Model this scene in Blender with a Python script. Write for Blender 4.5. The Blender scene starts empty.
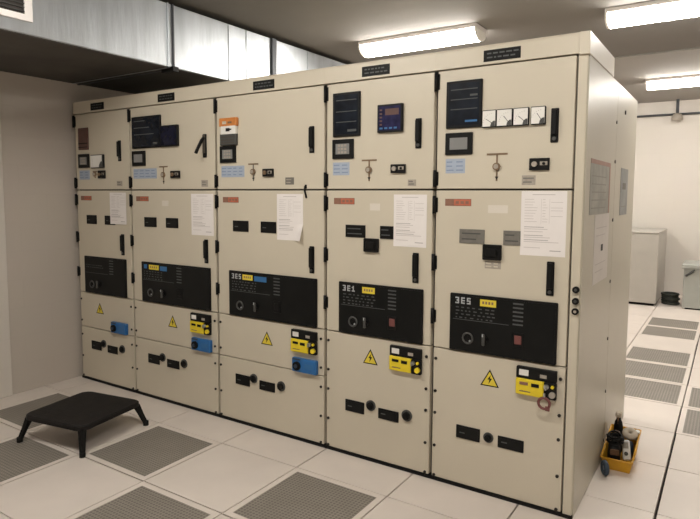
import bpy, bmesh, math, random
from mathutils import Vector, Matrix
random.seed(7)
C = bpy.context.scene.collection
PI = math.pi

# ------------------------------------------------------------------ materials
def nodes(name):
    m = bpy.data.materials.new(name); m.use_nodes = True
    nt = m.node_tree; b = nt.nodes['Principled BSDF']
    return m, nt, b

def mat(name, col, rough=.5, metal=0., noise=.0, nscale=6., bump=0., bscale=60., spec=None, stretch=None):
    m, nt, b = nodes(name)
    b.inputs['Roughness'].default_value = rough
    b.inputs['Metallic'].default_value = metal
    if spec is not None: b.inputs['Specular IOR Level'].default_value = spec
    tc = nt.nodes.new('ShaderNodeTexCoord')
    src = tc.outputs['Object']
    if stretch:
        mp = nt.nodes.new('ShaderNodeMapping'); mp.inputs['Scale'].default_value = stretch
        nt.links.new(src, mp.inputs['Vector']); src = mp.outputs['Vector']
    n = nt.nodes.new('ShaderNodeTexNoise'); n.inputs['Scale'].default_value = nscale; n.inputs['Detail'].default_value = 4
    nt.links.new(src, n.inputs['Vector'])
    r = nt.nodes.new('ShaderNodeValToRGB')
    lo = [max(0, c*(1-noise)) for c in col]; hi = [min(1, c*(1+noise)) for c in col]
    r.color_ramp.elements[0].position = .3; r.color_ramp.elements[1].position = .7
    r.color_ramp.elements[0].color = (*lo, 1); r.color_ramp.elements[1].color = (*hi, 1)
    nt.links.new(n.outputs['Fac'], r.inputs['Fac']); nt.links.new(r.outputs['Color'], b.inputs['Base Color'])
    if bump:
        n2 = nt.nodes.new('ShaderNodeTexNoise'); n2.inputs['Scale'].default_value = bscale; n2.inputs['Detail'].default_value = 3
        nt.links.new(src, n2.inputs['Vector'])
        bp = nt.nodes.new('ShaderNodeBump'); bp.inputs['Strength'].default_value = bump; bp.inputs['Distance'].default_value = .01
        nt.links.new(n2.outputs['Fac'], bp.inputs['Height']); nt.links.new(bp.outputs['Normal'], b.inputs['Normal'])
    return m

def emit(name, col, s):
    m, nt, b = nodes(name)
    b.inputs['Base Color'].default_value = (.9, .9, .88, 1)
    b.inputs['Emission Color'].default_value = (*col, 1); b.inputs['Emission Strength'].default_value = s
    return m

def block_wall(name, col, axis):
    # painted block masonry: faint courses as bump and a little tone from block to block
    m, nt, b = nodes(name); b.inputs['Roughness'].default_value = .6
    tc = nt.nodes.new('ShaderNodeTexCoord'); sx = nt.nodes.new('ShaderNodeSeparateXYZ'); cx = nt.nodes.new('ShaderNodeCombineXYZ')
    nt.links.new(tc.outputs['Object'], sx.inputs[0])
    nt.links.new(sx.outputs[axis], cx.inputs['X']); nt.links.new(sx.outputs['Z'], cx.inputs['Y'])
    br = nt.nodes.new('ShaderNodeTexBrick')
    br.inputs['Scale'].default_value = 1; br.inputs['Brick Width'].default_value = .45; br.inputs['Row Height'].default_value = .225
    br.inputs['Mortar Size'].default_value = .006; br.inputs['Mortar Smooth'].default_value = .8
    br.inputs['Color1'].default_value = (*col, 1); br.inputs['Color2'].default_value = (*[c*.99 for c in col], 1)
    br.inputs['Mortar'].default_value = (*[c*.98 for c in col], 1)
    nt.links.new(cx.outputs[0], br.inputs['Vector'])
    n = nt.nodes.new('ShaderNodeTexNoise'); n.inputs['Scale'].default_value = 2.2; n.inputs['Detail'].default_value = 5
    nt.links.new(tc.outputs['Object'], n.inputs['Vector'])
    mx = nt.nodes.new('ShaderNodeMix'); mx.data_type = 'RGBA'; mx.blend_type = 'MULTIPLY'; mx.inputs[0].default_value = .18
    nt.links.new(br.outputs['Color'], mx.inputs[6]); nt.links.new(n.outputs['Color'], mx.inputs[7])
    hs = nt.nodes.new('ShaderNodeMix'); hs.data_type = 'RGBA'; hs.inputs[0].default_value = .75
    nt.links.new(mx.outputs[2], hs.inputs[6]); nt.links.new(br.outputs['Color'], hs.inputs[7])
    nt.links.new(hs.outputs[2], b.inputs['Base Color'])
    bp = nt.nodes.new('ShaderNodeBump'); bp.inputs['Strength'].default_value = .12; bp.inputs['Distance'].default_value = .006; bp.invert = True
    nt.links.new(br.outputs['Fac'], bp.inputs['Height']); nt.links.new(bp.outputs['Normal'], b.inputs['Normal'])
    return m

def perforated(name, plate, hole, pitch, rad):
    m, nt, b = nodes(name); b.inputs['Roughness'].default_value = .55
    tc = nt.nodes.new('ShaderNodeTexCoord')
    s = nt.nodes.new('ShaderNodeVectorMath'); s.operation = 'SCALE'; s.inputs['Scale'].default_value = 1/pitch
    f = nt.nodes.new('ShaderNodeVectorMath'); f.operation = 'FRACTION'
    d = nt.nodes.new('ShaderNodeVectorMath'); d.operation = 'SUBTRACT'; d.inputs[1].default_value = (.5, .5, 0)
    k = nt.nodes.new('ShaderNodeVectorMath'); k.operation = 'MULTIPLY'; k.inputs[1].default_value = (1, 1, 0)
    l = nt.nodes.new('ShaderNodeVectorMath'); l.operation = 'LENGTH'
    g = nt.nodes.new('ShaderNodeMath'); g.operation = 'LESS_THAN'; g.inputs[1].default_value = rad
    nt.links.new(tc.outputs['Object'], s.inputs[0]); nt.links.new(s.outputs[0], f.inputs[0]); nt.links.new(f.outputs[0], d.inputs[0])
    nt.links.new(d.outputs[0], k.inputs[0]); nt.links.new(k.outputs[0], l.inputs[0]); nt.links.new(l.outputs['Value'], g.inputs[0])
    n = nt.nodes.new('ShaderNodeTexNoise'); n.inputs['Scale'].default_value = 9; n.inputs['Detail'].default_value = 5
    nt.links.new(tc.outputs['Object'], n.inputs['Vector'])
    r = nt.nodes.new('ShaderNodeValToRGB'); r.color_ramp.elements[0].position = .3; r.color_ramp.elements[1].position = .75
    r.color_ramp.elements[0].color = (*[c*.85 for c in plate], 1); r.color_ramp.elements[1].color = (*plate, 1)
    nt.links.new(n.outputs['Fac'], r.inputs['Fac'])
    mx = nt.nodes.new('ShaderNodeMix'); mx.data_type = 'RGBA'
    nt.links.new(g.outputs[0], mx.inputs[0]); nt.links.new(r.outputs['Color'], mx.inputs[6]); mx.inputs[7].default_value = (*hole, 1)
    nt.links.new(mx.outputs[2], b.inputs['Base Color'])
    return m

PAINT = (.595, .54, .435)
M = dict(
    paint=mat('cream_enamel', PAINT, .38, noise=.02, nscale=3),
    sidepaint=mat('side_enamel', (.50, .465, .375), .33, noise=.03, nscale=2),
    gasket=mat('door_gasket', (.075, .063, .05), .8),
    black=mat('black_plastic', (.006, .006, .006), .5, noise=.2, nscale=30, spec=.2),
    gloss=mat('black_acrylic', (.006, .0065, .0065), .35, noise=.2, nscale=8, spec=.2),
    screen=mat('dark_blue_screen', (.009, .012, .019), .25, noise=.4, nscale=14, spec=.25),
    bluescreen=mat('violet_blue_screen', (.018, .017, .055), .25, noise=.5, nscale=22, spec=.25),
    redscreen=mat('maroon_window', (.10, .045, .035), .35, noise=.2, nscale=20),
    grey=mat('grey_screen', (.22, .22, .215), .4, noise=.08),
    greydark=mat('grey_label', (.16, .15, .13), .6, noise=.1, nscale=40),
    greylabel=mat('pale_grey_label', (.36, .32, .27), .6, noise=.12, nscale=60),
    bluelabel=mat('pale_blue_label', (.36, .42, .52), .6, noise=.05, nscale=40),
    blueink=mat('blue_label_ink', (.22, .27, .38), .6),
    white=mat('white_plastic', (.78, .76, .72), .5, noise=.02),
    paper=mat('white_paper', (.80, .76, .74), .75, noise=.015, nscale=20),
    faint=mat('faint_label', (.68, .63, .555), .6, noise=.02),
    navyscreen=mat('blue_black_screen', (.007, .008, .022), .25, noise=.5, nscale=22, spec=.25),
    softline=mat('soft_print', (.28, .275, .24), .6),
    ink=mat('grey_print', (.56, .52, .50), .8),
    inkdark=mat('dark_print', (.38, .35, .34), .8),
    brown=mat('bronze_fitting', (.20, .13, .075), .45, noise=.15, nscale=30),
    yellow=mat('yellow_plastic', (.78, .60, .02), .45, noise=.06, nscale=18),
    yellowsign=mat('yellow_sign', (.74, .58, .05), .5),
    blue=mat('blue_plastic', (.02, .13, .36), .4, noise=.1, nscale=15),
    bluetag=mat('blue_tag', (.03, .14, .34), .5),
    orange=mat('orange_plastic', (.58, .21, .05), .45, noise=.08, nscale=20),
    midgrey=mat('mid_grey_plastic', (.06, .06, .057), .5, noise=.1),
    red=mat('red_print', (.48, .13, .07), .6, noise=.1, nscale=40),
    redbrown=mat('brown_print', (.24, .12, .08), .6, noise=.1, nscale=40),
    redring=mat('dull_red_plastic', (.17, .055, .05), .5),
    palemark=mat('pale_legend', (.42, .44, .45), .6),
    dimmark=mat('dim_legend', (.07, .075, .075), .6),
    bolt=mat('dark_bolt', (.025, .022, .02), .4, metal=.5),
    steel=mat('bright_steel', (.5, .5, .48), .3, metal=.9),
    galv=mat('galvanised_sheet', (.50, .53, .56), .42, metal=.92, noise=.14, nscale=5, bump=.1, bscale=22, stretch=(1, 1.6, .25)),
    coil=mat('dark_green_bundle', (.022, .026, .02), .6, noise=.2),
    undershade=mat('dark_painted_shade', (.07, .063, .056), .6, noise=.25, nscale=3, spec=.25),
    galvdark=mat('weathered_flange', (.09, .095, .105), .55, metal=.4, noise=.15),
    whitemetal=mat('white_enamel', (.82, .78, .76), .4, noise=.02),
    louver=mat('dark_louver', (.03, .025, .022), .6, noise=.3, nscale=30),
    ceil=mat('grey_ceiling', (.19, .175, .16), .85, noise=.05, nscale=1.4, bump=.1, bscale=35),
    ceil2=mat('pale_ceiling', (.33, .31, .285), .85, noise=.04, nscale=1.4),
    tile=mat('white_laminate_tile', (.70, .63, .575), .42, noise=.045, nscale=3.2),
    tilegap=mat('floor_void', (.03, .026, .022), .9),
    perf=perforated('perforated_plate', (.285, .255, .22), (.15, .132, .112), .020, .33),
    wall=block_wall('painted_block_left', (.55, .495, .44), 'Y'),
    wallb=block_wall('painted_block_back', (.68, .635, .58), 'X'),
    rubber=mat('black_rubber', (.009, .0085, .008), .7, noise=.3, nscale=40, spec=.2),
    stoolmat=mat('ribbed_black_plastic', (.011, .0095, .0092), .6, noise=.25, nscale=12, bump=.2, bscale=90, spec=.25),
    backcab=mat('pale_grey_enamel', (.43, .405, .365), .4, noise=.03),
    greybox=mat('grey_green_enamel', (.36, .37, .34), .45, noise=.05),
    diff=emit('lamp_diffuser', (1, .95, .87), 17.),
    lens=mat('frosted_acrylic_cap', (.85, .83, .78), .4),
    caddy=mat('yellow_orange_plastic', (.66, .34, .02), .4, noise=.1, nscale=16),
    leather=mat('brown_leather', (.13, .065, .03), .6, noise=.3, nscale=30, bump=.3),
    canvas=mat('beige_canvas', (.52, .45, .36), .8, noise=.15, nscale=30),
    navy=mat('dark_blue_vinyl', (.03, .05, .08), .5, noise=.2, nscale=30),
)

# ------------------------------------------------------------------ mesh building
class MB:
    def __init__(s): s.V = []; s.F = []; s.m = []; s.sm = []; s.mats = []
    def idx(s, k):
        if k not in s.mats: s.mats.append(k)
        return s.mats.index(k)
    def add(s, bm, k, smooth=False, M4=None):
        if M4 is not None: bmesh.ops.transform(bm, matrix=M4, verts=bm.verts)
        bmesh.ops.recalc_face_normals(bm, faces=bm.faces)
        o = len(s.V); bm.verts.index_update(); i = s.idx(k)
        s.V += [v.co[:] for v in bm.verts]
        for f in bm.faces:
            s.F.append([o+v.index for v in f.verts]); s.m.append(i); s.sm.append(smooth)
        bm.free(); return s
    def box(s, x0, x1, y0, y1, z0, z1, k, bev=0, M4=None, seg=1):
        bm = bmesh.new(); bmesh.ops.create_cube(bm, size=1)
        for v in bm.verts:
            v.co = ((x0+x1)/2+v.co.x*(x1-x0), (y0+y1)/2+v.co.y*(y1-y0), (z0+z1)/2+v.co.z*(z1-z0))
        if bev: bmesh.ops.bevel(bm, geom=bm.edges[:], offset=bev, segments=seg, affect='EDGES', profile=.5)
        return s.add(bm, k, False, M4)
    def cyl(s, p, q, r, k, seg=16, r2=None, smooth=True):
        p = Vector(p); q = Vector(q); d = q-p
        bm = bmesh.new()
        bmesh.ops.create_cone(bm, cap_ends=True, segments=seg, radius1=r, radius2=r if r2 is None else r2, depth=d.length)
        mt = Matrix.Translation((p+q)/2) @ d.to_track_quat('Z', 'Y').to_matrix().to_4x4()
        bmesh.ops.transform(bm, matrix=mt, verts=bm.verts)
        bm2 = bm
        o = len(s.V); bm2.verts.index_update(); i = s.idx(k)
        bmesh.ops.recalc_face_normals(bm2, faces=bm2.faces)
        s.V += [v.co[:] for v in bm2.verts]
        for f in bm2.faces:
            s.F.append([o+v.index for v in f.verts]); s.m.append(i); s.sm.append(smooth and len(f.verts) == 4)
        bm2.free(); return s
    def prism(s, pts, y0, y1, k, M4=None):      # polygon in x,z swept along y
        bm = bmesh.new()
        a = [bm.verts.new((x, y0, z)) for x, z in pts]; b = [bm.verts.new((x, y1, z)) for x, z in pts]
        bm.faces.new(a); bm.faces.new(b[::-1]); n = len(pts)
        for i in range(n): bm.faces.new((a[i], b[i], b[(i+1) % n], a[(i+1) % n]))
        return s.add(bm, k, False, M4)
    def loft(s, rings, k, smooth=True):          # closed rings of equal count
        bm = bmesh.new(); R = [[bm.verts.new(p) for p in r] for r in rings]; n = len(R[0])
        for a, b in zip(R, R[1:]):
            for i in range(n): bm.faces.new((a[i], a[(i+1) % n], b[(i+1) % n], b[i]))
        bm.faces.new(R[0][::-1]); bm.faces.new(R[-1])
        return s.add(bm, k, smooth)
    def lathe(s, c, prof, k, seg=20, M4=None):   # profile of (r, z) about a vertical axis
        rings = [[(c[0]+max(r, .0004)*math.cos(2*PI*i/seg), c[1]+max(r, .0004)*math.sin(2*PI*i/seg), c[2]+z) for i in range(seg)] for r, z in prof]
        if M4 is not None: rings = [[(M4 @ Vector(p))[:] for p in r] for r in rings]
        return s.loft(rings, k)
    def torus(s, c, R, r, k, M3=None, seg=24, sec=8):
        bm = bmesh.new(); g = []
        for i in range(seg):
            a = 2*PI*i/seg; row = []
            for j in range(sec):
                t = 2*PI*j/sec
                p = Vector(((R+r*math.cos(t))*math.cos(a), (R+r*math.cos(t))*math.sin(a), r*math.sin(t)))
                if M3 is not None: p = M3 @ p
                row.append(bm.verts.new(Vector(c)+p))
            g.append(row)
        for i in range(seg):
            for j in range(sec):
                bm.faces.new((g[i][j], g[(i+1) % seg][j], g[(i+1) % seg][(j+1) % sec], g[i][(j+1) % sec]))
        return s.add(bm, k, True)
    def tube(s, pts, r, k, seg=10):
        P = [Vector(p) for p in pts]; rings = []
        for i, p in enumerate(P):
            d = (P[min(i+1, len(P)-1)]-P[max(i-1, 0)]).normalized()
            q = d.to_track_quat('Z', 'Y')
            rings.append([(p+q @ Vector((r*math.cos(2*PI*t/seg), r*math.sin(2*PI*t/seg), 0)))[:] for t in range(seg)])
        return s.loft(rings, k)
    def build(s, name, parent=None, label=None):
        me = bpy.data.meshes.new(name); me.from_pydata(s.V, [], s.F)
        for k in s.mats: me.materials.append(M[k])
        me.polygons.foreach_set('material_index', s.m); me.polygons.foreach_set('use_smooth', s.sm)
        me.update()
        o = bpy.data.objects.new(name, me); C.objects.link(o)
        if parent is not None: o.parent = parent
        if label: o['label'] = label
        return o

def tag(o, label, cat, group=None, kind=None):
    o['label'] = label; o['category'] = cat
    if group: o['group'] = group
    if kind: o['kind'] = kind
    return o
def empty(name, loc, label, cat, group=None, rz=0):
    o = bpy.data.objects.new(name, None); C.objects.link(o); o.location = loc; o.rotation_euler.z = rz
    o.empty_display_size = .1
    return tag(o, label, cat, group)
def struct(mb, name):
    o = mb.build(name); o['kind'] = 'structure'; return o
def rotx(a, p): return Matrix.Translation(p) @ Matrix.Rotation(a, 4, 'X') @ Matrix.Translation([-c for c in p])

# ------------------------------------------------------------------ room
XL, XR, YF, YB = -.05, 7.6, -4.9, 7.8
ZC, ZC2, YSTEP = 3.0, 3.07, 3.78
OX, OY, T = 1.972, -.308, .6
PERF = {
    (-1, -1): 'perforated floor vent panel just right of the black step stool, before the second cabinet',
    (1, -1): 'perforated floor vent panel at the bottom edge below the third and fourth cabinets',
    (0, -2): 'perforated floor vent panel second from left along the bottom edge of the photo',
    (-2, -2): 'perforated floor vent panel under the left front foot of the black step stool',
    (-3, -1): 'perforated floor vent panel against the left wall behind the black step stool',
    (3, 9): 'farthest perforated floor vent panel in the aisle, before the pale cabinet',
    (3, 8): 'perforated floor vent panel second farthest in the aisle, bordering a plain white tile',
    (3, 6): 'perforated floor vent panel third farthest in the aisle, nearer side of the plain white tile',
    (3, 5): 'perforated floor vent panel in the middle of the three joined nearer aisle panels',
    (3, 4): 'nearest perforated floor vent panel of the aisle column beside the cabinet end',
    (4, 4): 'farther of two perforated floor vent panels cut by the right photo edge',
    (4, 3): 'nearer of two perforated floor vent panels cut by the right photo edge',
}
fl = MB()
fl.box(XL-.1, XR+.1, YF-.1, YB+.1, -.10, -.032, 'tilegap')
i0, i1 = math.floor((XL-OX)/T), math.ceil((XR-OX)/T)
j0, j1 = math.floor((YF-OY)/T), math.ceil((YB-OY)/T)
def gap_x(i): return {4: .0065, 3: .004}.get(i, .0035)
def gap_y(j): return {-1: .006, 0: .004}.get(j, .0025)
for i in range(i0, i1):
    for j in range(j0, j1):
        if (i, j) in PERF: continue
        x0, x1 = OX+i*T+gap_x(i), OX+(i+1)*T-gap_x(i+1)
        y0, y1 = OY+j*T+gap_y(j), OY+(j+1)*T-gap_y(j+1)
        x0 = max(x0, XL); y0 = max(y0, YF); x1 = min(x1, XR); y1 = min(y1, YB)
        if x1-x0 < .02 or y1-y0 < .02: continue
        fl.box(x0, x1, y0, y1, -.032, 0, 'tile', bev=.0015)
struct(fl, 'floor')
for (i, j), lab in PERF.items():
    p = empty('floor_vent_panel', (OX+(i+.5)*T, OY+(j+.5)*T, -.031), lab, 'floor panel', 'perforated floor panels')
    h = T/2-.0035; w = .034
    b = MB()
    for a in ((-h, h, -h, -h+w), (-h, h, h-w, h), (-h, -h+w, -h+w, h-w), (h-w, h, -h+w, h-w)):
        b.box(*a, 0, .031, 'tile')
    b.build('frame', p)
    MB().box(-h+w, h-w, -h+w, h-w, .004, .0295, 'perf').build('perforated_plate', p)

def wall(name, x0, x1, y0, y1, k, z1=3.2):
    return struct(MB().box(x0, x1, y0, y1, -.1, z1, k), name)
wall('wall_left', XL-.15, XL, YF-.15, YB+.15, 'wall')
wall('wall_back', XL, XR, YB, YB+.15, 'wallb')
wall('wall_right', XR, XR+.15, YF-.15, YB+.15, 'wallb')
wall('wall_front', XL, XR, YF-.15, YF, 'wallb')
struct(MB().box(XL, XL+.02, YF, -.575, 0, 2.49, 'wallb', bev=.004), 'trim_1')
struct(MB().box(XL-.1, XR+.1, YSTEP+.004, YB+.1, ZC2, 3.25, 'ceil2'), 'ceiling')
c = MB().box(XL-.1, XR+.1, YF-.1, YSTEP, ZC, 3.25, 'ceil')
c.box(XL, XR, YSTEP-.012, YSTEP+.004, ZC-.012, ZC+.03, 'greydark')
struct(c, 'ceiling')

# ------------------------------------------------------------------ ventilation duct
DX, DZ0, DZ1 = 1.14, 2.50, 2.95
d = empty('ventilation_duct', (0, 0, 2.50), 'galvanised rectangular ventilation duct running along the left wall under the ceiling', 'duct')
def D(mb, name, label=None):
    o = mb.build(name, d, label); o.location = (0, 0, -2.50); return o
secs = [(-4.85, -2.6), (-2.6, .04), (.04, 1.20), (1.20, 3.4), (3.4, 5.6), (5.6, 7.75)]
for a, b in secs:
    D(MB().box(XL+.005, DX, a, b, DZ0, DZ1, 'galv', bev=.004), 'duct_section')
    D(MB().box(XL+.01, DX-.008, a+.004, b-.004, DZ0-.005, DZ0+.001, 'undershade'), 'underside_shade', 'dark grey sheet of painted shade on the duct underside')  # added dark sheet: paints shade onto the galvanised underside
def flange(y, k, w, t):
    m = MB()
    m.box(DX-.002, DX+t, y-w, y+w, DZ0-t, DZ1, k).box(XL+.005, DX+t, y-w, y+w, DZ0-t, DZ0+.002, k)
    return m
D(flange(.03, 'galv', .006, .008), 'flange')
D(flange(.075, 'galvdark', .006, .012), 'flange')
D(MB().box(DX-.1, DX+.03, .05, .10, DZ0-.03, DZ0+.005, 'black'), 'flange_clamp', 'black corner clamp')
D(flange(1.20, 'galvdark', .028, .022), 'flange', 'dark angle-iron flange')
D(flange(-2.6, 'galv', .015, .022), 'flange')
D(flange(3.4, 'galv', .015, .022), 'flange')
for y in (.65, .86, 1.71, 2.4):
    D(MB().box(DX-.002, DX+.006, y-.006, y+.006, DZ0+.004, DZ1-.004, 'galv'), 'standing_seam')
g = MB()
gy0, gy1, gz0, gz1, fw = -1.95, -.968, 2.572, 2.90, .045
for a in ((gy0, gy1, gz0, gz0+.036), (gy0, gy1, gz1-.036, gz1), (gy0, gy0+fw, gz0+.036, gz1-.036), (gy1-fw, gy1, gz0+.036, gz1-.036)):
    g.box(DX-.003, DX+.014, a[0], a[1], a[2], a[3], 'whitemetal')
D(g, 'grille_frame', 'white supply grille frame')
g = MB().box(DX-.002, DX+.003, gy0+fw, gy1-fw, gz0+.036, gz1-.036, 'louver')
z = gz0+.05
while z < gz1-.04:
    g.box(DX+.002, DX+.012, gy0+fw, gy1-fw, z, z+.004, 'midgrey', M4=None); z += .022
D(g, 'grille_louvers', 'dark grille louvers')

# ------------------------------------------------------------------ fluorescent lights
def light(x0, y, zc, label, L=1.15):
    r = empty('fluorescent_light', (x0, y, zc), label, 'ceiling light', 'ceiling fluorescent lights')
    MB().box(0, L, -.125, .125, -.035, 0, 'whitemetal', bev=.004).build('housing', r)
    n = 12; pts = [(.120*math.cos(PI*i/n), -.036-.085*math.sin(PI*i/n)) for i in range(n+1)]
    m = MB(); rings = [[(x, py, pz) for py, pz in pts] for x in (.02, L-.02)]
    m.loft(rings, 'diff', smooth=True).build('diffuser', r)
    for a, b in ((0, .018), (L-.018, L)):
        rr = [[(x, py*1.005, -.036+(pz+.036)*1.01) for py, pz in pts] for x in (a, b)]
        MB().loft(rr, 'lens', smooth=False).build('end_cap', r)
light(1.625, 1.97, ZC, 'long fluorescent ceiling light above the third and fourth cabinets')
light(3.73, 2.14, ZC, 'fluorescent ceiling light at the top right, nearest above the last cabinet')
light(3.60, 5.75, ZC2, 'fluorescent ceiling light farthest back, in front of the pale back wall')
light(3.70, -1.75, ZC, 'fluorescent ceiling light in front of the last cabinet, above the viewer')
light(1.60, -1.75, ZC, 'fluorescent ceiling light in front of the second cabinet, above and left of the viewer')
light(5.90, 5.75, ZC2, 'fluorescent ceiling light at the far right end of the room')
light(1.40, 5.75, ZC2, 'fluorescent ceiling light behind the cabinet row')

# ------------------------------------------------------------------ switchgear cabinets
EDGE = [0, .717, 1.639, 2.558, 3.274, 3.989]
END = 4.036
ZLOW, ZL, ZM, ZT, ZH, ZR = .455, .751, 1.607, 2.229, 2.328, 2.227
DEPTH, FD = 1.62, .636
GX, DT = .011, .036      # half the gap between doors, door thickness

GL = {'3': '111001011001111', 'E': '111100111100111', 'S': '111100111001111', '1': '010110010010111', 'I': '010010010010010', '0': '111101101101111'}
def glyphs(m, txt, x, z, h, k, y):
    u = h/5
    for ch in txt:
        if ch in GL:
            for i, b in enumerate(GL[ch]):
                if b == '1':
                    cx_, cz_ = x+(i % 3)*u, z+h-(i//3+1)*u
                    m.box(cx_, cx_+u*1.02, y-.0006, y, cz_, cz_+u*1.02, k)
        x += u*4.7
def paper_mesh(w, h, seed, curl=.0, pattern='form'):
    rnd = random.Random(seed)
    m = MB(); n = 14
    bm = bmesh.new(); t = .0009
    def dy(fx, fz): return -curl*max(0, (fx-.55)/.45)**2*max(0, (.35-fz)/.35)
    G = [[(i/n*w, dy(i/n, j/n), j/n*h) for i in range(n+1)] for j in range(n+1)]
    A = [[bm.verts.new((x, y-t, z)) for x, y, z in r] for r in G]; B = [[bm.verts.new((x, y, z)) for x, y, z in r] for r in G]
    for j in range(n):
        for i in range(n):
            bm.faces.new((A[j][i], A[j][i+1], A[j+1][i+1], A[j+1][i])); bm.faces.new((B[j][i], B[j+1][i], B[j+1][i+1], B[j][i+1]))
    for i in range(n):
        bm.faces.new((A[0][i], B[0][i], B[0][i+1], A[0][i+1])); bm.faces.new((A[n][i], A[n][i+1], B[n][i+1], B[n][i]))
        bm.faces.new((A[i][0], A[i+1][0], B[i+1][0], B[i][0])); bm.faces.new((A[i][n], B[i][n], B[i+1][n], A[i+1][n]))
    m.add(bm, 'paper', False)
    y = -t-.0001
    def ln(a, b, z, th=.0022, k='ink'): m.box(a*w, b*w, y-.0003, y, z*h, z*h+th, k)
    if pattern == 'form':
        ln(.25, .75, .94, .004)
        z = .87
        for r_ in range(9):
            ln(.08, .08+rnd.uniform(.18, .3), z); ln(.48, .48+rnd.uniform(.05, .12), z)
            if r_ in (1, 3, 4, 6): ln(.66, .92, z)
            z -= .043
        for a in (.45, .63): m.box(a*w, a*w+.0012, y-.0003, y, .5*h, .88*h, 'ink')
        for zz, e, k in ((.44, .52, 'inkdark'), (.41, .6, 'ink'), (.37, .5, 'ink'), (.31, .5, 'inkdark'), (.28, .66, 'ink'), (.24, .62, 'inkdark'), (.21, .85, 'ink')):
            ln(.08, e, zz, .003, k)
        ln(.08, .45, .12, .003); ln(.66, .9, .08, .004, 'inkdark')
    return m

def device(parent, name, x0, x1, z0, z1, body, scr=None, fr=.012, dep=.02, label=None, extra=None, off=(0, 0, 0)):
    m = MB().box(x0, x1, -dep, .001, z0, z1, body, bev=.0025)
    if scr: m.box(x0+fr, x1-fr, -dep-.0008, -dep+.001, z0+fr, z1-fr, scr)
    if extra: extra(m, -dep-.001)
    return m.build(name, parent, label)

def handle(parent, x, z0, z1, opened=False):
    w = .036; m = MB()
    m.box(x, x+w, -.008, .001, z0, z1, 'black', bev=.003)
    if not opened:
        m.box(x+.005, x+w-.005, -.024, -.007, z0+.035, z1-.008, 'black', bev=.004)
        m.cyl((x+w/2, -.013, z0+.018), (x+w/2, -.007, z0+.018), .009, 'midgrey')
    else:
        m.box(x+.007, x+w-.007, -.016, -.007, z0+.03, z1-.006, 'gasket', bev=.002)
        m.tube([(x+w/2, -.006, z1-.022), (x+w/2, -.032, z1-.045), (x+w/2, -.075, z1-.115), (x+w/2, -.086, z1-.135)], .0115, 'black', 8)
    return m.build('door_handle', parent, 'swung-out lever handle' if opened else None)

def meter(parent, x0, x1, z0, z1, ang=.8):
    m = MB().box(x0, x1, -.018, .001, z0, z1, 'black', bev=.002)
    m.box(x0+.003, x1-.003, -.0195, -.017, z0+.004, z1-.004, 'white')
    cx_, cz_ = x1-.016, z0+.018
    m.prism([(x1-.004, z0+.004), (x1-.028, z0+.004), (x1-.024, z0+.02), (x1-.014, z0+.030), (x1-.004, z0+.032)], -.0205, -.0194, 'midgrey')
    L = .042
    m.cyl((cx_, -.0203, cz_), (cx_-L*math.cos(ang), -.0203, cz_+L*math.sin(ang)), .0012, 'bolt', 6)
    for i in range(7):
        a = .15+i*.22
        m.box(cx_-.05*math.cos(a)-.001, cx_-.05*math.cos(a)+.001, -.0201, -.0194, cz_+.05*math.sin(a)-.002, cz_+.05*math.sin(a)+.002, 'inkdark') if cz_+.05*math.sin(a) < z1-.008 and cx_-.05*math.cos(a) > x0+.006 else None
    return m.build('analogue_meter', parent)

def mimic_T(parent, x0, x1, zt, zb, stem=True):
    xm = (x0+x1)/2; m = MB()
    m.box(x0, x1, -.003, .0005, zt-.006, zt+.003, 'brown')
    m.box(xm-.004, xm+.004, -.003, .0005, zb, zt-.004, 'brown' if stem else 'greydark')
    m.cyl((xm, .0005, (zt+zb)/2+.004), (xm, -.014, (zt+zb)/2+.004), .019, 'brown', 20)
    m.cyl((xm, -.013, (zt+zb)/2+.004), (xm, -.019, (zt+zb)/2+.004), .012, 'greylabel', 16)
    m.prism([(xm-.009, zb+.022), (xm+.009, zb+.022), (xm, zb+.006)], -.004, .0005, 'bolt')
    return m.build('busbar_mimic', parent)

def switchbox(parent, x0, x1, z0, z1, seed):
    m = MB().box(x0, x1, -.014, .001, z0, z1, 'black', bev=.002)
    cz_ = (z0+z1)/2; w = x1-x0
    m.cyl((x0+w*.28, -.013, cz_), (x0+w*.28, -.024, cz_), .013, 'brown' if seed % 2 else 'greylabel', 16)
    m.box(x0+w*.55, x0+w*.92, -.0155, -.013, cz_-.006, cz_+.012, 'greylabel')
    m.cyl((x0+w*.75, -.0155, cz_+.002), (x0+w*.75, -.022, cz_+.002), .007, 'black', 12)
    return m.build('selector_switch', parent)

def label_plate(parent, name, x0, x1, z0, z1, k, lines=0, ink='blueink', cols=1, y=-.0012, label=None):
    m = MB().box(x0, x1, y, .0005, z0, z1, k)
    for c_ in range(cols):
        a = x0+(x1-x0)*c_/cols; b = x0+(x1-x0)*(c_+1)/cols
        for i in range(lines):
            zz = z1-(i+.75)*(z1-z0)/(lines+.5)
            m.box(a+(b-a)*.1, a+(b-a)*random.uniform(.6, .9), y-.0004, y, zz-.003, zz+.003, ink)
    return m.build(name, parent, label)

def triangle(parent, xc, z0, w=.105, h=.090):
    m = MB()
    m.prism([(xc-w/2, z0), (xc+w/2, z0), (xc, z0+h)], -.0012, .0004, 'black')
    s = .80; zc_ = z0+h/3
    m.prism([(xc-w/2*s, zc_-h/3*s), (xc+w/2*s, zc_-h/3*s), (xc, zc_+h*2/3*s)], -.0018, -.0010, 'yellowsign')
    m.prism([(xc+.006, z0+.062), (xc-.012, z0+.036), (xc-.001, z0+.036), (xc-.006, z0+.012), (xc+.013, z0+.043), (xc+.002, z0+.043)], -.0024, -.0016, 'black')
    return m.build('hazard_sign', parent, 'yellow triangular electric hazard sign')

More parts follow.
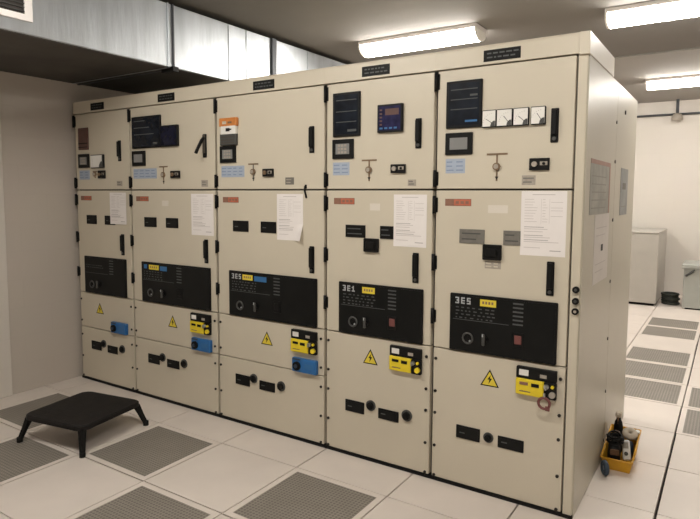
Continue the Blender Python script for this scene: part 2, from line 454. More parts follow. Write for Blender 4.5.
def interlock(parent, x0, kind):
    # black top plate with white tag, yellow body, dark key cylinders on the right
    m = MB()
    m.box(x0, x0+.196, -.022, .001, .669, .727, 'black', bev=.003)
    m.box(x0+.015, x0+.062, -.0235, -.021, .684, .714, 'white', bev=.002)
    m.box(x0+.118, x0+.15, -.0232, -.021, .685, .702, 'greylabel')
    m.build('interlock_cover', parent, 'black interlock plate with a white tag')
    m = MB()
    m.box(x0, x0+.138, -.028, .001, .586, .668, 'yellow', bev=.004)
    m.box(x0+.02, x0+.062, -.0295, -.027, .638, .653, 'redbrown' if kind == 5 else 'black')
    m.box(x0+.078, x0+.116, -.0295, -.027, .634, .652, 'black', bev=.0005)
    m.box(x0+.02, x0+.075, -.0288, -.027, .603, .608, 'brown')
    m.build('interlock_body', parent, 'yellow key interlock body')
    m = MB()
    m.box(x0+.138, x0+.196, -.024, .001, .584, .666, 'black', bev=.003)
    m.cyl((x0+.152, -.023, .648), (x0+.152, -.038, .648), .012, 'steel', 14)
    m.cyl((x0+.181, -.023, .612), (x0+.181, -.040, .612), .015, 'yellow' if kind != 5 else 'greylabel', 14)
    m.cyl((x0+.181, -.023, .651), (x0+.181, -.036, .651), .008, 'yellow', 12)
    m.box(x0+.149, x0+.155, -.05, -.036, .636, .660, 'steel')
    m.build('lock_cylinders', parent)

def blue_lock(parent, x0, w=.19):
    m = MB()
    m.box(x0, x0+w, -.030, .001, .459, .548, 'blue', bev=.005)
    m.cyl((x0+.045, -.029, .500), (x0+.045, -.044, .500), .028, 'black', 20)
    m.cyl((x0+.045, -.043, .500), (x0+.045, -.052, .500), .012, 'navy', 14)
    m.box(x0+.10, x0+.17, -.0312, -.0295, .49, .52, 'bluetag')
    m.box(x0+.008, x0+.07, -.032, -.029, .536, .546, 'navy')
    m.build('key_interlock', parent, 'blue key interlock box')

def knob(parent, xc, zc_, r=.033):
    m = MB()
    m.cyl((xc, .001, zc_), (xc, -.006, zc_), r, 'midgrey', 24)
    m.cyl((xc, -.005, zc_), (xc, -.020, zc_), r*.72, 'black', 20, r2=r*.62)
    m.cyl((xc, -.019, zc_), (xc, -.024, zc_), r*.4, 'black', 16)
    return m.build('test_socket', parent)

def viewport(parent, x0, x1, z0, z1):
    m = MB().box(x0, x1, -.006, .001, z0, z1, 'black', bev=.002)
    m.box(x0+.010, x1-.010, -.0072, -.005, z0+.010, z1-.010, 'gloss')
    m.box(x0+.02, x0+.05, -.0076, -.007, z0+.03, z0+.036, 'dimmark')
    return m.build('inspection_window', parent)

def control_panel(parent, x0, x1, wide, n):
    z0, z1 = .757, 1.062
    m = MB().box(x0, x1, -.014, .001, z0, z1, 'black', bev=.004)
    m.box(x0+.009, x1-.009, -.0155, -.013, z0+.009, z1-.009, 'gloss')
    y = -.0154
    if n >= 3: glyphs(m, '3ES' if n != 4 else '3E1', x0+.032, 1.010, .034, 'palemark', y)
    elif n == 2: m.box(x0+.035, x0+.07, y-.0006, y, 1.012, 1.044, 'bluetag')
    # small legend rows
    for r_ in range(4 if n > 1 else 2):
        zz = .988-r_*.018; a = x0+.035
        while a < x0+.245:
            w = random.uniform(.008, .022); m.box(a, a+w, y-.0004, y, zz, zz+.006, 'dimmark'); a += w+random.uniform(.008, .02)
    ya, yb = ((.168, .253) if not wide else (.130, .220)) if n != 2 else (.093, .205)
    if n >= 2:
        m.box(x0+ya, x0+yb, y-.0007, y, 1.008, 1.044, 'yellowsign')
        for a in range(4):
            xx = x0+ya+.012+a*(yb-ya-.02)/4; m.box(xx, xx+.01, y-.0011, y-.0006, 1.020, 1.034, 'brown')
    if wide: m.box(x0+yb+.014, x0+yb+(.12 if n == 3 else .09), y-.0007, y, 1.006, 1.040, 'bluetag')
    cx_ = x0+(.34 if not wide else .40)
    for r_ in range(6): m.box(cx_, cx_+.052, y-.0004, y, 1.035-r_*.021, 1.043-r_*.021, 'dimmark')
    m.box(x0+.02, x0+(.32 if not wide else .37), y-.0004, y, .925, .928, 'dimmark')
    o = m.build('control_panel', parent, 'black glossy breaker control panel')
    # operating mechanism fittings are built in the same part tree level as the panel
    k = MB(); kx, kz = x0+.105, .83
    k.torus((kx, -.017, kz), .027, .0055, 'midgrey', Matrix.Rotation(PI/2, 3, 'X'))
    k.cyl((kx, -.014, kz), (kx, -.024, kz), .014, 'black', 16)
    k.cyl((kx+.012, -.016, kz-.012), (kx+.012, -.021, kz-.012), .005, 'palemark' if n > 1 else 'dimmark', 10)
    k.build('spring_charging_socket', parent)
    k = MB(); kx = x0+(.195 if not wide else .25)
    k.cyl((kx, -.014, .835), (kx, -.026, .835), .018, 'black', 18)
    k.box(kx-.008, kx+.008, -.038, -.024, .805, .866, 'midgrey', bev=.004)
    k.box(kx-.005, kx+.001, -.0395, -.037, .852, .868, 'palemark' if n > 1 else 'dimmark')
    k.build('rotary_handle', parent)
    if n > 1:
        k = MB(); kx = x0+(.37 if not wide else .43)
        k.box(kx-.03, kx+.03, -.019, -.014, .815, .893, 'black', bev=.003)
        k.box(kx-.018, kx+.018, -.024, -.018, .835, .880, 'black' if wide else 'redring', bev=.003)
        k.build('trip_button', parent, None if wide else 'dull red trip button')
    return o

CAB = [
 dict(n=1, lab='narrow cream switchgear cabinet at the left end of the row, against the wall', plate=(.244, .418), pg=(.545, .62)),
 dict(n=2, lab='wide cream switchgear cabinet second from left, with a large two-piece dark display', plate=(.345, .525), pg=0),
 dict(n=3, lab='wide cream switchgear cabinet in the middle with an orange and grey test unit', plate=(.352, .530), pg=0),
 dict(n=4, lab='narrow cream switchgear cabinet second from right with a separate blue-violet display', plate=(.258, .438), pg=0),
 dict(n=5, lab='narrow cream switchgear cabinet at the right end with four analogue meters', plate=(.260, .447), pg=0),
]
for ci, cf in enumerate(CAB):
    n = cf['n']; x0 = EDGE[ci]; w = EDGE[ci+1]-x0; wide = n in (2, 3); last = n == 5
    root = empty('switchgear_cabinet', (x0, 0, 0), cf['lab'], 'electrical cabinet', 'switchgear cabinets in one row')
    wr = w if not last else END-x0
    b = MB()
    e = .0006
    b.box(e, (w if last else wr)-e, DT+.004, FD, .002, ZH-.004, 'paint')
    b.box(e, wr-e, FD, DEPTH, .002, ZR, 'paint')
    if last: b.box(w, wr-.006, .003, FD, .002, ZH-.004, 'paint')
    b.build('cabinet_body', root)
    # dark gasket facing seen through the door gaps and the base seal
    gk = MB()
    gk.box(e, w-e, DT-.002, DT+.004, .018, ZT+.006, 'gasket')
    gk.box(e, wr-e, -.004, DT+.003, .0005, .017, 'black')
    gk.build('door_seal', root)
    # header
    h = MB().box(e, (w if not last else w+.003), -.006, DT+.006, ZT+.006, ZH-.004, 'paint')
    h.box(e, (w if not last else w+.003), -.010, FD, ZH-.004, ZH, 'paint')
    if last: h.box(w+.003, wr+.004, -.012, FD, ZT-.002, ZH+.002, 'paint', bev=.002)
    hd = h.build('header_panel', root)
    pm = MB().box(cf['plate'][0], cf['plate'][1], -.0085, -.0055, 2.247, 2.303, 'black', bev=.0008)
    rnd = random.Random(n)
    for r_ in range(2):
        a = cf['plate'][0]+.018
        while a < cf['plate'][1]-.03:
            ww = rnd.uniform(.01, .03); pm.box(a, a+ww, -.009, -.0084, 2.282-r_*.02, 2.289-r_*.02, 'dimmark'); a += ww+.008
    pm.build('nameplate', hd, 'black nameplate')
    # ---------------- instrument door
    up = MB().box(GX, w-GX*.8, 0, DT, ZM+.006, ZT-.001, 'paint', bev=.003).build('instrument_door', root)
    hx = .600 if not wide else .802
    if n == 1: hx = .578
    handle(up, hx, 1.832, 1.993, opened=(n == 2))
    def pads(m, y, x0_, x1_, z0_, z1_):
        pass
    hm = {1: (.055, .201), 2: (.036, .187), 3: (.048, .193), 4: (.056, .203), 5: (.062, .211)}[n]
    def hm_extra(m, y):
        for r_ in range(3):
            for c_ in range(3):
                a = hm[0]+.042+c_*.022; zz = 1.82+r_*.02
                m.box(a, a+.016, y-.0008, y+.0008, zz, zz+.013, 'greylabel')
    device(up, 'operator_keypad', hm[0], hm[1], 1.790, 1.903, 'black', 'grey', .026, .012, extra=hm_extra if n in (1, 3, 4) else None)
    bl = {1: (.055, .196, 2), 2: (.040, .309, 4), 3: (.053, .263, 4), 4: (.056, .172, 2), 5: (.063, .171, 2)}[n]
    label_plate(up, 'rating_label', bl[0], bl[1], 1.694, 1.769, 'bluelabel', 3, 'blueink', bl[2], label='pale blue label')
    if n == 1:
        device(up, 'indicator_window', .066, .196, 1.938, 2.115, 'redscreen', 'redscreen', .01, .012, 'maroon indicator window',
               extra=lambda m, y: m.box(.07, .192, y-.002, y, 1.985, 1.992, 'black').box(.07, .192, y-.002, y, 1.955, 1.961, 'black'))
        m = MB().box(.233, .40, -.016, .001, 1.784, 1.892, 'black', bev=.002).box(.236, .385, -.0175, -.015, 1.790, 1.886, 'white')
        m.prism([(.396, 1.788), (.345, 1.788), (.352, 1.812), (.372, 1.835), (.396, 1.84)], -.0185, -.0172, 'midgrey')
        m.box(.262, .264, -.0182, -.017, 1.80, 1.86, 'ink')
        m.build('analogue_meter', up)
        mimic_T(up, .24, .30, 1.76, 1.705)
        switchbox(up, .32, .409, 1.701, 1.765, 1)
        label_plate(up, 'serial_label', .549, .615, 1.639, 1.679, 'greylabel', 2, 'greydark')
    if n == 2:
        def ex2(m, y):
            for r_ in range(3): m.box(.075, .20+.05*r_, y-.0006, y, 2.12-r_*.05, 2.126-r_*.05, 'dimmark')
            m.box(.29, .34, y-.0006, y, 1.945, 1.96, 'dimmark')
        device(up, 'protection_relay', .044, .372, 1.921, 2.157, 'black', 'screen', .012, .014, 'large dark display', extra=ex2)
        device(up, 'protection_relay', .3735, .56, 1.922, 2.074, 'black', 'navyscreen', .010, .020, 'smaller blue-black display')
        mimic_T(up, .340, .430, 1.780, 1.652)
        switchbox(up, .470, .565, 1.694, 1.746, 1)
        label_plate(up, 'serial_label', .780, .843, 1.630, 1.677, 'greylabel', 2, 'greydark')
    if n == 3:
        m = MB()
        m.box(.052, .208, -.028, .001, 2.03, 2.086, 'orange', bev=.004)
        m.box(.066, .20, -.027, .001, 1.978, 2.033, 'white', bev=.002)
        m.box(.056, .20, -.026, .001, 1.906, 1.980, 'midgrey', bev=.003)
        m.box(.115, .150, -.0285, -.0265, 1.996, 2.018, 'black'); m.box(.148, .166, -.0285, -.0265, 2.004, 2.013, 'black')
        m.box(.085, .12, -.0295, -.0275, 2.045, 2.064, 'canvas'); m.box(.135, .17, -.0295, -.0275, 2.048, 2.06, 'brown')
        for r_ in range(3): m.box(.07, .188, -.0272, -.0255, 1.918+r_*.019, 1.924+r_*.019, 'gasket')
        m.build('test_unit', up, 'orange, white and grey test unit').location.x = .009
        mimic_T(up, .300, .386, 1.778, 1.666, False)
        switchbox(up, .429, .517, 1.693, 1.743, 1)
        label_plate(up, 'serial_label', .611, .679, 1.641, 1.686, 'greydark', 2, 'greylabel')
        MB().box(.765, .779, -.004, .0005, 1.616, 1.640, 'black').tube([(.770, -.006, 1.63), (.770, -.010, 1.60), (.777, -.008, 1.575), (.780, -.007, 1.558)], .006, 'black', 8).build('door_strap', up, 'short black strap over the door seam')
    if n == 4:
        def ex4(m, y):
            for zz in (2.125, 2.06, 2.0): m.box(.085, .225, y-.0006, y, zz, zz+.004, 'dimmark')
            m.box(.165, .225, y-.0006, y, 1.945, 1.958, 'dimmark')
        device(up, 'protection_relay', .060, .248, 1.918, 2.171, 'black', 'screen', .014, .012, 'tall dark display', extra=ex4)
        def ex4b(m, y):
            for r_ in range(5): m.box(.385, .40, y-.0007, y, 1.965+r_*.02, 1.974+r_*.02, 'redscreen')
            for c_ in range(4): m.box(.385+c_*.03, .404+c_*.03, y-.0007, y, 1.944, 1.954, 'bluetag')
            m.box(.42, .505, y-.0006, y, 2.02, 2.055, 'redscreen')
        device(up, 'feeder_relay', .368, .525, 1.927, 2.080, 'black', 'bluescreen', .010, .02, 'blue-violet display', extra=ex4b)
        mimic_T(up, .258, .356, 1.778, 1.658)
        switchbox(up, .452, .543, 1.700, 1.749, 2)
        label_plate(up, 'serial_label', .556, .606, 1.629, 1.664, 'greylabel', 2, 'greydark')
    if n == 5:
        def ex5(m, y):
            for zz in (2.12, 2.07, 2.02): m.box(.09, .235, y-.0006, y, zz, zz+.004, 'dimmark')
            m.box(.195, .235, y-.0006, y, 2.085, 2.095, 'dimmark'); m.box(.17, .235, y-.0006, y, 1.955, 1.965, 'bluetag')
        device(up, 'protection_relay', .064, .258, 1.926, 2.167, 'black', 'screen', .014, .012, 'tall dark display', extra=ex5)
        for a, bb_, an in ((.2635, .335, .6), (.338, .417, .9), (.4215, .4965, .7), (.507, .576, 1.0)):
            meter(up, a, bb_, 1.920, 2.006, an)
        mimic_T(up, .287, .394, 1.788, 1.652)
        switchbox(up, .505, .600, 1.702, 1.760, 2)
        label_plate(up, 'serial_label', .468, .535, 1.631, 1.678, 'greylabel', 2, 'greydark')
    # ---------------- breaker door
    md = MB().box(GX, w-GX*.8, 0, DT, ZL+.003, ZM-.003, 'paint', bev=.003).build('breaker_door', root)
    handle(md, .594 if n == 4 else .603 if n == 5 else .588 if n == 1 else .802, 1.094, 1.261)
    px = (.100, .645) if n == 1 else (.121, .862) if wide else (.107, .663)
    control_panel(md, px[0], px[1], wide, n)
    m = MB(); lx = .064
    m.box(lx, lx+.145, -.0014, .0005, 1.523, 1.560, 'redbrown')
    m.box(lx+.05, lx+.142, -.0019, -.0012, 1.526, 1.557, 'red')
    for q in range(3): m.box(lx+.06+q*.027, lx+.078+q*.027, -.0023, -.0018, 1.534, 1.549, 'redbrown')
    m.build('maker_label', md, 'small red and brown label')
    vz0, vz1 = 1.330, 1.403
    if n <= 3:
        viewport(md, .157 if n > 1 else .139, .296 if n > 1 else .273, vz0, vz1)
        viewport(md, (.383, .402, .405)[n-1], (.515, .534, .535)[n-1], vz0, vz1)
    else:
        k = 'greydark' if n == 5 else 'black'
        label_plate(md, 'legend_plate', .149, .285, vz0, vz1, k, 2, 'midgrey' if n == 5 else 'dimmark', 1, y=-.004, label='dark legend plate')
        label_plate(md, 'legend_plate', .384, .470, vz0, vz1, k, 2, 'midgrey' if n == 5 else 'dimmark', 1, y=-.004, label='dark legend plate')
        m = MB().box(.281, .378, -.020, .001, 1.250, 1.329, 'black', bev=.004)
        m.box(.30, .36, -.030, -.019, 1.268, 1.312, 'black', bev=.006)
        m.build('lock_block', md, 'black lock block')
    if n in (2, 4, 5):
        a = {2: (.36, .43), 4: (.314, .381), 5: (.30, .402)}[n]
        label_plate(md, 'small_label', a[0], a[1], 1.490, 1.530, 'faint', 0, y=-.001, label='faint white label')
    if n == 5: label_plate(md, 'small_label', .29, .375, 1.205, 1.243, 'greylabel', 2, 'paint', 2, label='pale grey label')
    # ---------------- lower doors
    if n <= 3:
        ld = MB().box(GX, w-GX*.8, 0, DT, ZLOW+.003, ZL-.003, 'paint', bev=.003).build('interlock_door', root)
        bd = MB().box(GX, w-GX*.8, 0, DT, .020, ZLOW-.003, 'paint', bev=.003).build('cable_door', root)
    else:
        ld = bd = MB().box(GX, w-GX*.8, 0, DT, .020, ZL-.003, 'paint', bev=.003).build('cable_door', root)
    triangle(ld, {1: .278, 2: .452, 3: .449, 4: .325, 5: .331}[n], .588, .100, .090)
    if n >= 2: interlock(ld, {2: .664, 3: .667, 4: .464, 5: .474}[n], n)
    if n <= 3: blue_lock(ld, {1: .455, 2: .677, 3: .679}[n])
    viewport(bd, .153 if not wide else .166, .286 if not wide else .297, .276, .347)
    viewport(bd, .383 if n > 1 else .371, .517 if n > 1 else .501, .276, .338)
    knob(bd, .332 if n > 1 else .318, .340 if n < 5 else .314, .032 if n < 5 else .027)
    if n < 5: knob(bd, .570 if n > 1 else .562, .330, .033)
    # bolts and hinges
    for z in (.69, .508, .386, .2, .03):
        for xx in (.026, w-.030):
            MB().cyl((xx, .001, z), (xx, -.006, z), .0085, 'bolt', 8).build('door_bolt', root)
    for za, zb in ((2.125, 2.222), (1.622, 1.712), (1.480, 1.575), (1.172, 1.262), (.882, .966)):
        m = MB().cyl((.004, -.008, za), (.004, -.008, zb), .0095, 'black', 12)
        m.box(-.001, .022, -.004, .001, za+.008, zb-.008, 'black')
        m.build('door_hinge', root)
    if last:
        sx = wr
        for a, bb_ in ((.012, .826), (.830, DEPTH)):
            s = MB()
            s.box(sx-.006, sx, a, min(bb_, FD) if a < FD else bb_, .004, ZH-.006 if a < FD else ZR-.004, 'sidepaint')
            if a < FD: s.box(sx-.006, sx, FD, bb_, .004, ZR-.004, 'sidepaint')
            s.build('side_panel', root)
        for z in (2.0, 1.776, 1.44, 1.08, .738, .419, .12):
            MB().cyl((sx, .800, z), (sx+.005, .800, z), .010, 'greydark', 10).build('side_bolt', root)
        MB().cyl((sx, 1.1, 2.09), (sx+.006, 1.1, 2.09), .013, 'bolt', 10).build('side_bolt', root)
        for z in (1.134, 1.079, 1.030):
            m = MB().cyl((w+.026, .004, z), (w+.026, -.010, z), .016, 'black', 16).cyl((w+.026, -.009, z), (w+.026, -.014, z), .007, 'greylabel' if z < 1.05 else 'midgrey', 10)
            m.build('key_lock', root)

# ------------------------------------------------------------------ papers on the doors and the end panel
PAP = [
 (0, .462, .204, 1.338, .250, 0, 'white printed sheet taped to the door of the leftmost cabinet'),
 (1, .672, .221, 1.289, .292, 0, 'white printed sheet taped to the door of the cabinet second from left'),
 (2, .541, .208, 1.290, .292, .035, 'white printed sheet with a curled lower corner on the middle cabinet'),
 (3, .470, .203, 1.292, .290, 0, 'white printed sheet taped to the door of the cabinet second from right'),
 (4, .469, .217, 1.285, .316, 0, 'large white printed sheet beside the dark plates on the last cabinet'),
]
for k, a, w, z, h, curl, lab in PAP:
    o = paper_mesh(w, h, k, curl).build('printed_sheet'); o.location = (EDGE[k]+a, -.0002 if k else -.0074, z)
    tag(o, lab, 'paper', 'printed sheets on the cabinet doors')
def side_sheet(y0, y1, z0, z1, k, lab, border=None, marks=()):
    m = MB().box(0, .0012, 0, y1-y0, 0, z1-z0, k)
    if border:
        m.box(.0012, .0022, 0, y1-y0, z1-z0-.022, z1-z0, border); m.box(.0012, .0022, y1-y0-.03, y1-y0, 0, z1-z0-.022, border)
    for a, b, c_, e, kk in marks: m.box(.0012, .002, a, b, c_, e, kk)
    o = m.build('posted_sheet'); o.location = (END+.0006, y0, z0)
    return tag(o, lab, 'poster', 'sheets posted on the cabinet end panel')
M['palesheet'] = mat('pale_print', (.70, .66, .625), .6, noise=.03, nscale=12)
M['poster'] = mat('grey_green_print', (.33, .325, .285), .5, noise=.2, nscale=9)
M['poster2'] = mat('blue_grey_print', (.27, .28, .275), .5, noise=.2, nscale=9)
M['posterb'] = mat('faded_red_border', (.42, .26, .21), .6, noise=.1)
side_sheet(.12, .66, 1.485, 1.760, 'poster', 'grey green printed sheet with a faded red border on the cabinet end', 'posterb',
           [(.05, .42, .03+i*.04, .036+i*.04, 'softline') for i in range(5)])
side_sheet(1.035, 1.32, 1.460, 1.750, 'poster2', 'narrow grey blue sheet near the back edge of the cabinet end', None,
           [(.08, .20, .16, .20, 'greydark'), (.04, .24, .05, .056, 'softline')])
side_sheet(.27, .68, 1.120, 1.482, 'palesheet', 'white sheet with a black spot below the grey green sheet on the cabinet end', None,
           [(.19, .245, .165, .20, 'black'), (.05, .34, .29, .294, 'ink'), (.05, .30, .25, .254, 'ink'), (.05, .34, .10, .104, 'ink'), (.05, .26, .06, .064, 'ink')])
# key ring hanging on the last cabinet's interlock
kr = MB().torus((0, 0, 0), .027, .007, 'redring', Matrix.Rotation(PI/2, 3, 'X'))
kr.box(-.004, .004, -.004, .004, .018, .05, 'steel')
kr.box(.006, .028, -.003, .003, -.036, -.012, 'redring', bev=.002)
o = kr.build('key_ring'); o.location = (EDGE[4]+.622, -.048, .570)
tag(o, 'dull red key ring hanging from the yellow interlock of the last cabinet', 'key ring')

# ------------------------------------------------------------------ step stool
st = empty('step_stool', (1.110, -.698, 0), 'low black plastic step stool on four splayed legs', 'step stool', rz=math.radians(9.8))
top = MB(); H, hh = .176, .260
def rsq(h, r, z, n=5):
    pts = []
    for cx_, cy_, a0 in ((h-r, h-r, 0), (-h+r, h-r, 90), (-h+r, -h+r, 180), (h-r, -h+r, 270)):
        for i in range(n+1):
            a = math.radians(a0+90*i/n); pts.append((cx_+r*math.cos(a), cy_+r*math.sin(a), z))
    return pts
top.loft([rsq(hh-.01, .060, H-.035), rsq(hh, .065, H-.030), rsq(hh, .065, H-.006), rsq(hh-.008, .060, H)], 'stoolmat', smooth=False)
for i in range(9):
    a = -hh+.05+i*(2*hh-.1)/8; top.box(-hh+.04, hh-.04, a-.006, a+.006, H-.001, H+.0003, 'stoolmat')
top.build('stool_top', st)
for sx in (-1, 1):
    for sy in (-1, 1):
        l = MB()
        A = Vector((sx*(hh-.035), sy*(hh-.035), H-.02)); B = Vector((sx*(hh+.010), sy*(hh+.010), .012))
        def ring(p, r): return [(p.x+dx*r, p.y+dy*r, p.z) for dx, dy in ((-1, -1), (1, -1), (1, 1), (-1, 1))]
        l.loft([ring(A, .019), ring(A.lerp(B, .5), .014), ring(B, .012)], 'rubber', smooth=False)
        lg = l.build('leg', st)
        MB().cyl((B.x, B.y, 0), (B.x, B.y, .03), .018, 'rubber', 14).build('rubber_foot', lg)

# ------------------------------------------------------------------ yellow tool tray and what is in it
TX, TY, TR = 4.132, .83, math.radians(0)
tr = empty('tool_tray', (TX, TY, 0), 'open yellow plastic tool tray on the floor against the cabinet end', 'tool tray', rz=TR)
def rect(hx, hy, z): return [(-hx, -hy, z), (hx, -hy, z), (hx, hy, z), (-hx, hy, z)]
m = MB()
m.loft([rect(.066, .150, .001), rect(.066, .150, .012)], 'caddy', smooth=False)
t = .006
def side(a0, a1, b0, b1):   # outer and inner quads of one sloping wall
    bm = bmesh.new(); vs = [bm.verts.new(p) for p in (a0[0], a0[1], a1[1], a1[0], b0[0], b0[1], b1[1], b1[0])]
    for f in ((0, 1, 2, 3), (7, 6, 5, 4), (0, 4, 5, 1), (1, 5, 6, 2), (2, 6, 7, 3), (3, 7, 4, 0)): bm.faces.new([vs[i] for i in f])
    m.add(bm, 'caddy')
bo, to = rect(.068, .152, .002), rect(.082, .172, .072); bi, ti = rect(.062, .146, .002), rect(.076, .166, .072)
to[2] = (.082, .172, .150); to[3] = (-.082, .172, .150); ti[2] = (.076, .166, .150); ti[3] = (-.076, .166, .150)
for i in range(4):
    j = (i+1) % 4; side((bo[i], bo[j]), (to[i], to[j]), (bi[i], bi[j]), (ti[i], ti[j]))
m.build('tray_body', tr)
m = MB(); rim = [Vector(p) for p in to]
for i in range(4): m.tube([rim[i], rim[(i+1) % 4]], .005, 'caddy', 8)
m.build('tray_rim', tr)
def local(x, y, z): 
    v = Matrix.Rotation(TR, 3, 'Z') @ Vector((x, y, 0)); return (TX+v.x, TY+v.y, z)
def pouch(w, dd, h, k, fl):
    m = MB(); R = []
    for i, (s_, z) in enumerate(((.86, 0), (1, .15*h), (1.02, .5*h), (.95, .8*h), (.7, h))):
        R.append([(w*s_*(abs(math.cos(a))**.7)*math.copysign(1, math.cos(a)), dd*s_*(abs(math.sin(a))**.7)*math.copysign(1, math.sin(a)), z) for a in [2*PI*q/20+.01 for q in range(20)]])
    m.loft(R, k)
    return m
o = pouch(.034, .052, .125, 'black', 1).build('tool_pouch'); o.location = local(-.026, -.085, .0125); o.rotation_euler = (0, 0, .2)
MB().box(-.024, .024, -.0535, -.046, .07, .105, 'leather', bev=.003).build('flap', o)
tag(o, 'black tool pouch at the front of the yellow tray', 'pouch')
o = pouch(.028, .033, .16, 'black', 1).build('loop_pouch'); o.location = local(-.031, .005, .0125)
MB().torus((0, 0, .16), .018, .004, 'leather').build('loop', o)
tag(o, 'tall black pouch with brown loop in the middle of the yellow tray', 'pouch')
o = MB().box(-.021, .021, -.013, .013, 0, .115, 'white', bev=.006).box(-.015, .015, -.0145, -.012, .065, .10, 'greylabel').cyl((0, -.012, .035), (0, -.019, .035), .011, 'midgrey', 14).build('test_meter')
o.location = local(.045, -.075, .045); o.rotation_euler = (math.radians(-30), math.radians(-12), TR)
tag(o, 'pale handheld test meter lying tilted on top of the yellow tray', 'test meter')
m = MB(); m.torus((0, 0, .022), .026, .018, 'canvas', None, 22, 10).cyl((0, 0, .004), (0, 0, .012), .02, 'greylabel')
o = m.build('cable_roll'); o.location = local(.032, .098, .128); o.rotation_euler = (.45, .1, 0)
tag(o, 'beige roll of cord on the back of the yellow tray', 'roll')
o = pouch(.029, .038, .09, 'navy', 1).build('glove_bundle'); o.location = local(.031, .065, .0125)
tag(o, 'dark cloth bundle at the right back inside the yellow tray', 'bundle')
m = MB(); pts = []
for i in range(70):
    a = i*.62; rr = .040+.006*math.sin(i*1.7)
    pts.append((rr*math.cos(a), 1.25*rr*math.sin(a), .005+.0012*i*.55+.004*math.sin(i*.9)))
m.tube(pts, .0055, 'rubber', 7)
o = m.build('cable_bundle'); o.location = local(-.022, -.085, .139)
tag(o, 'black cable loops lying on the pouch at the front of the yellow tray', 'cable')
m = MB().lathe((0, 0, 0), [(.023, 0), (.026, .01), (.026, .16), (.021, .19), (.013, .205), (.013, .225)], 'black', 18)
o = m.build('spray_bottle'); o.location = local(-.034, .105, .0125)
k = MB().box(-.016, .016, -.03, .02, .222, .252, 'canvas', bev=.006).box(-.006, .006, -.045, -.028, .236, .248, 'canvas', bev=.002).tube([(0, -.024, .225), (0, -.034, .205), (0, -.033, .185)], .004, 'leather', 8)
k.build('trigger_head', o, 'beige trigger head')
tag(o, 'dark spray bottle with a beige head standing at the back of the yellow tray', 'bottle')
o = MB().cyl((0, 0, 0), (0, 0, .05), .011, 'white', 12).cyl((0, 0, .05), (0, 0, .062), .013, 'white', 12).build('marker_pen')
o.location = local(.060, .135, .100); o.rotation_euler = (.15, .2, 0)
tag(o, 'white capped marker sticking up at the right rear corner of the yellow tray', 'marker')
m = MB().torus((0, 0, 0), .030, .014, 'navy', Matrix.Rotation(PI/2, 3, 'Y'), 22, 10)
m.cyl((-.004, 0, 0), (.004, 0, 0), .018, 'bluelabel', 16)
o = m.build('tape_roll'); o.location = (4.085, .585, .0445); o.rotation_euler = (0, 0, .5)
tag(o, 'small dark blue tape roll standing on the floor in front of the yellow tray', 'tape roll')

# ------------------------------------------------------------------ things by the back wall
bc = empty('storage_cabinet', (3.08, 6.50, 0), 'pale grey chest-high storage cabinet standing before the back wall', 'cabinet')
W, DD, HH = .68, 1.2, 1.065
MB().box(0, W, .02, DD, .035, HH-.02, 'backcab', bev=.004).build('cabinet_body', bc)
MB().box(-.006, W+.006, -.006, DD, HH-.02, HH, 'backcab', bev=.004).build('cabinet_top', bc)
dd = MB().box(.004, W-.004, 0, .02, .042, HH-.024, 'backcab', bev=.003).build('door', bc)
MB().box(.05, .075, -.02, .001, .55, .70, 'midgrey', bev=.004).build('handle', dd)
MB().box(.03, W-.03, .06, DD-.04, .0, .035, 'black').build('plinth', bc)
gb = empty('metal_bin', (4.09, 6.50, 0), 'low grey green metal box with a dark slanted handle at the right edge', 'box')
MB().box(0, .9, .02, .62, .02, .575, 'greybox', bev=.006).build('box_body', gb)
MB().box(-.025, .925, -.01, .64, .575, .635, 'greybox', bev=.008).build('lid', gb)
MB().tube([(.03, .02, .475), (.035, -.02, .480), (.115, -.02, .545), (.12, .02, .55)], .016, 'midgrey', 10).build('handle', gb, 'dark slanted handle')
MB().box(.03, .87, .05, .60, 0, .02, 'black').build('plinth', gb)
m = MB()
for i in range(5):
    m.torus((random.uniform(-.01, .01), random.uniform(-.01, .01), .02+i*.032), .105-.008*(i % 2), .018, 'coil', None, 26, 8)
o = m.build('dark_bundle'); o.location = (3.918, 6.86, 0)  # stacked dark green rings in the gap between cabinet and box
tag(o, 'dark coiled bundle on the floor between the pale cabinet and grey green box', 'cable coil')
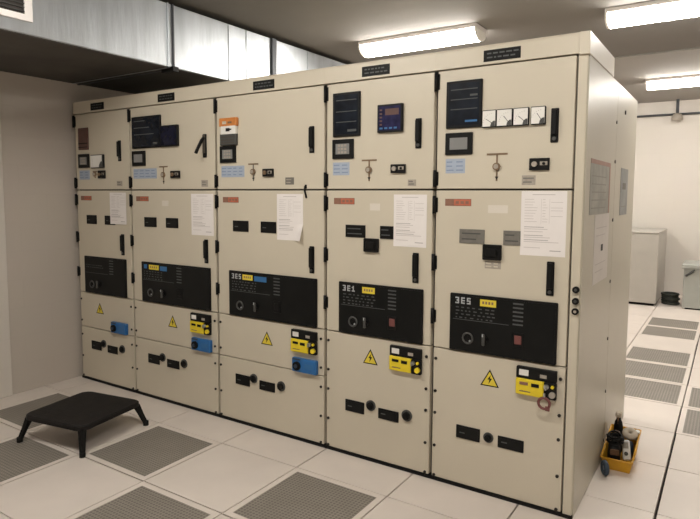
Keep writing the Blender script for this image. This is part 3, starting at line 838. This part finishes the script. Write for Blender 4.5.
m = MB().cyl((2.2, YB-.05, 2.855), (7.4, YB-.05, 2.855), .017, 'galvdark', 12)
o = m.build('wall_conduit')
for x in (2.6, 4.6, 6.6):
    MB().box(x-.02, x+.02, YB-.075, YB, 2.835, 2.875, 'galvdark').build('pipe_clip', o)
tag(o, 'thin dark conduit running along the top of the pale back wall', 'conduit')
hg = empty('hanging_fitting', (3.83, YB-.16, ZC2), 'grey cup-shaped fitting hanging on a short dark rod before the back wall', 'ceiling fitting')
MB().cyl((0, 0, -.215), (0, 0, -.001), .022, 'galvdark', 12).build('rod', hg)
MB().lathe((0, 0, -.33), [(.035, 0), (.075, .012), (.08, .05), (.06, .10), (.025, .118)], 'greylabel', 20).build('cup', hg)

# ------------------------------------------------------------------ camera, world, view
f, cx, cy, cz, yaw, pit, rol = 590.316, 4.6187, -2.9253, 1.5801, .5804, -.083, .0044
ppx, ppy = -5.098, -15.812
fwv = Vector((-math.sin(yaw)*math.cos(pit), math.cos(yaw)*math.cos(pit), math.sin(pit)))
r = Vector((math.cos(yaw), math.sin(yaw), 0)); u = r.cross(fwv)
r2 = math.cos(rol)*r+math.sin(rol)*u; u2 = -math.sin(rol)*r+math.cos(rol)*u
cam = bpy.data.cameras.new('camera'); co = bpy.data.objects.new('camera', cam); C.objects.link(co)
mw = Matrix.Identity(4)
for i in range(3):
    mw[i][0], mw[i][1], mw[i][2] = r2[i], u2[i], -fwv[i]
mw[0][3], mw[1][3], mw[2][3] = cx, cy, cz
co.matrix_world = mw
cam.sensor_fit = 'HORIZONTAL'; cam.sensor_width = 36; cam.lens = f/700*36
cam.shift_x = -ppx/700; cam.shift_y = ppy/700; cam.clip_start = .05
bpy.context.scene.camera = co
w = bpy.data.worlds.new('world'); bpy.context.scene.world = w; w.use_nodes = True
w.node_tree.nodes['Background'].inputs['Color'].default_value = (.9, .87, .8, 1)
w.node_tree.nodes['Background'].inputs['Strength'].default_value = .05
vs = bpy.context.scene.view_settings
vs.view_transform = 'Standard'; vs.look = 'None'; vs.gamma = 1; vs.use_curve_mapping = False; vs.exposure = 1.45
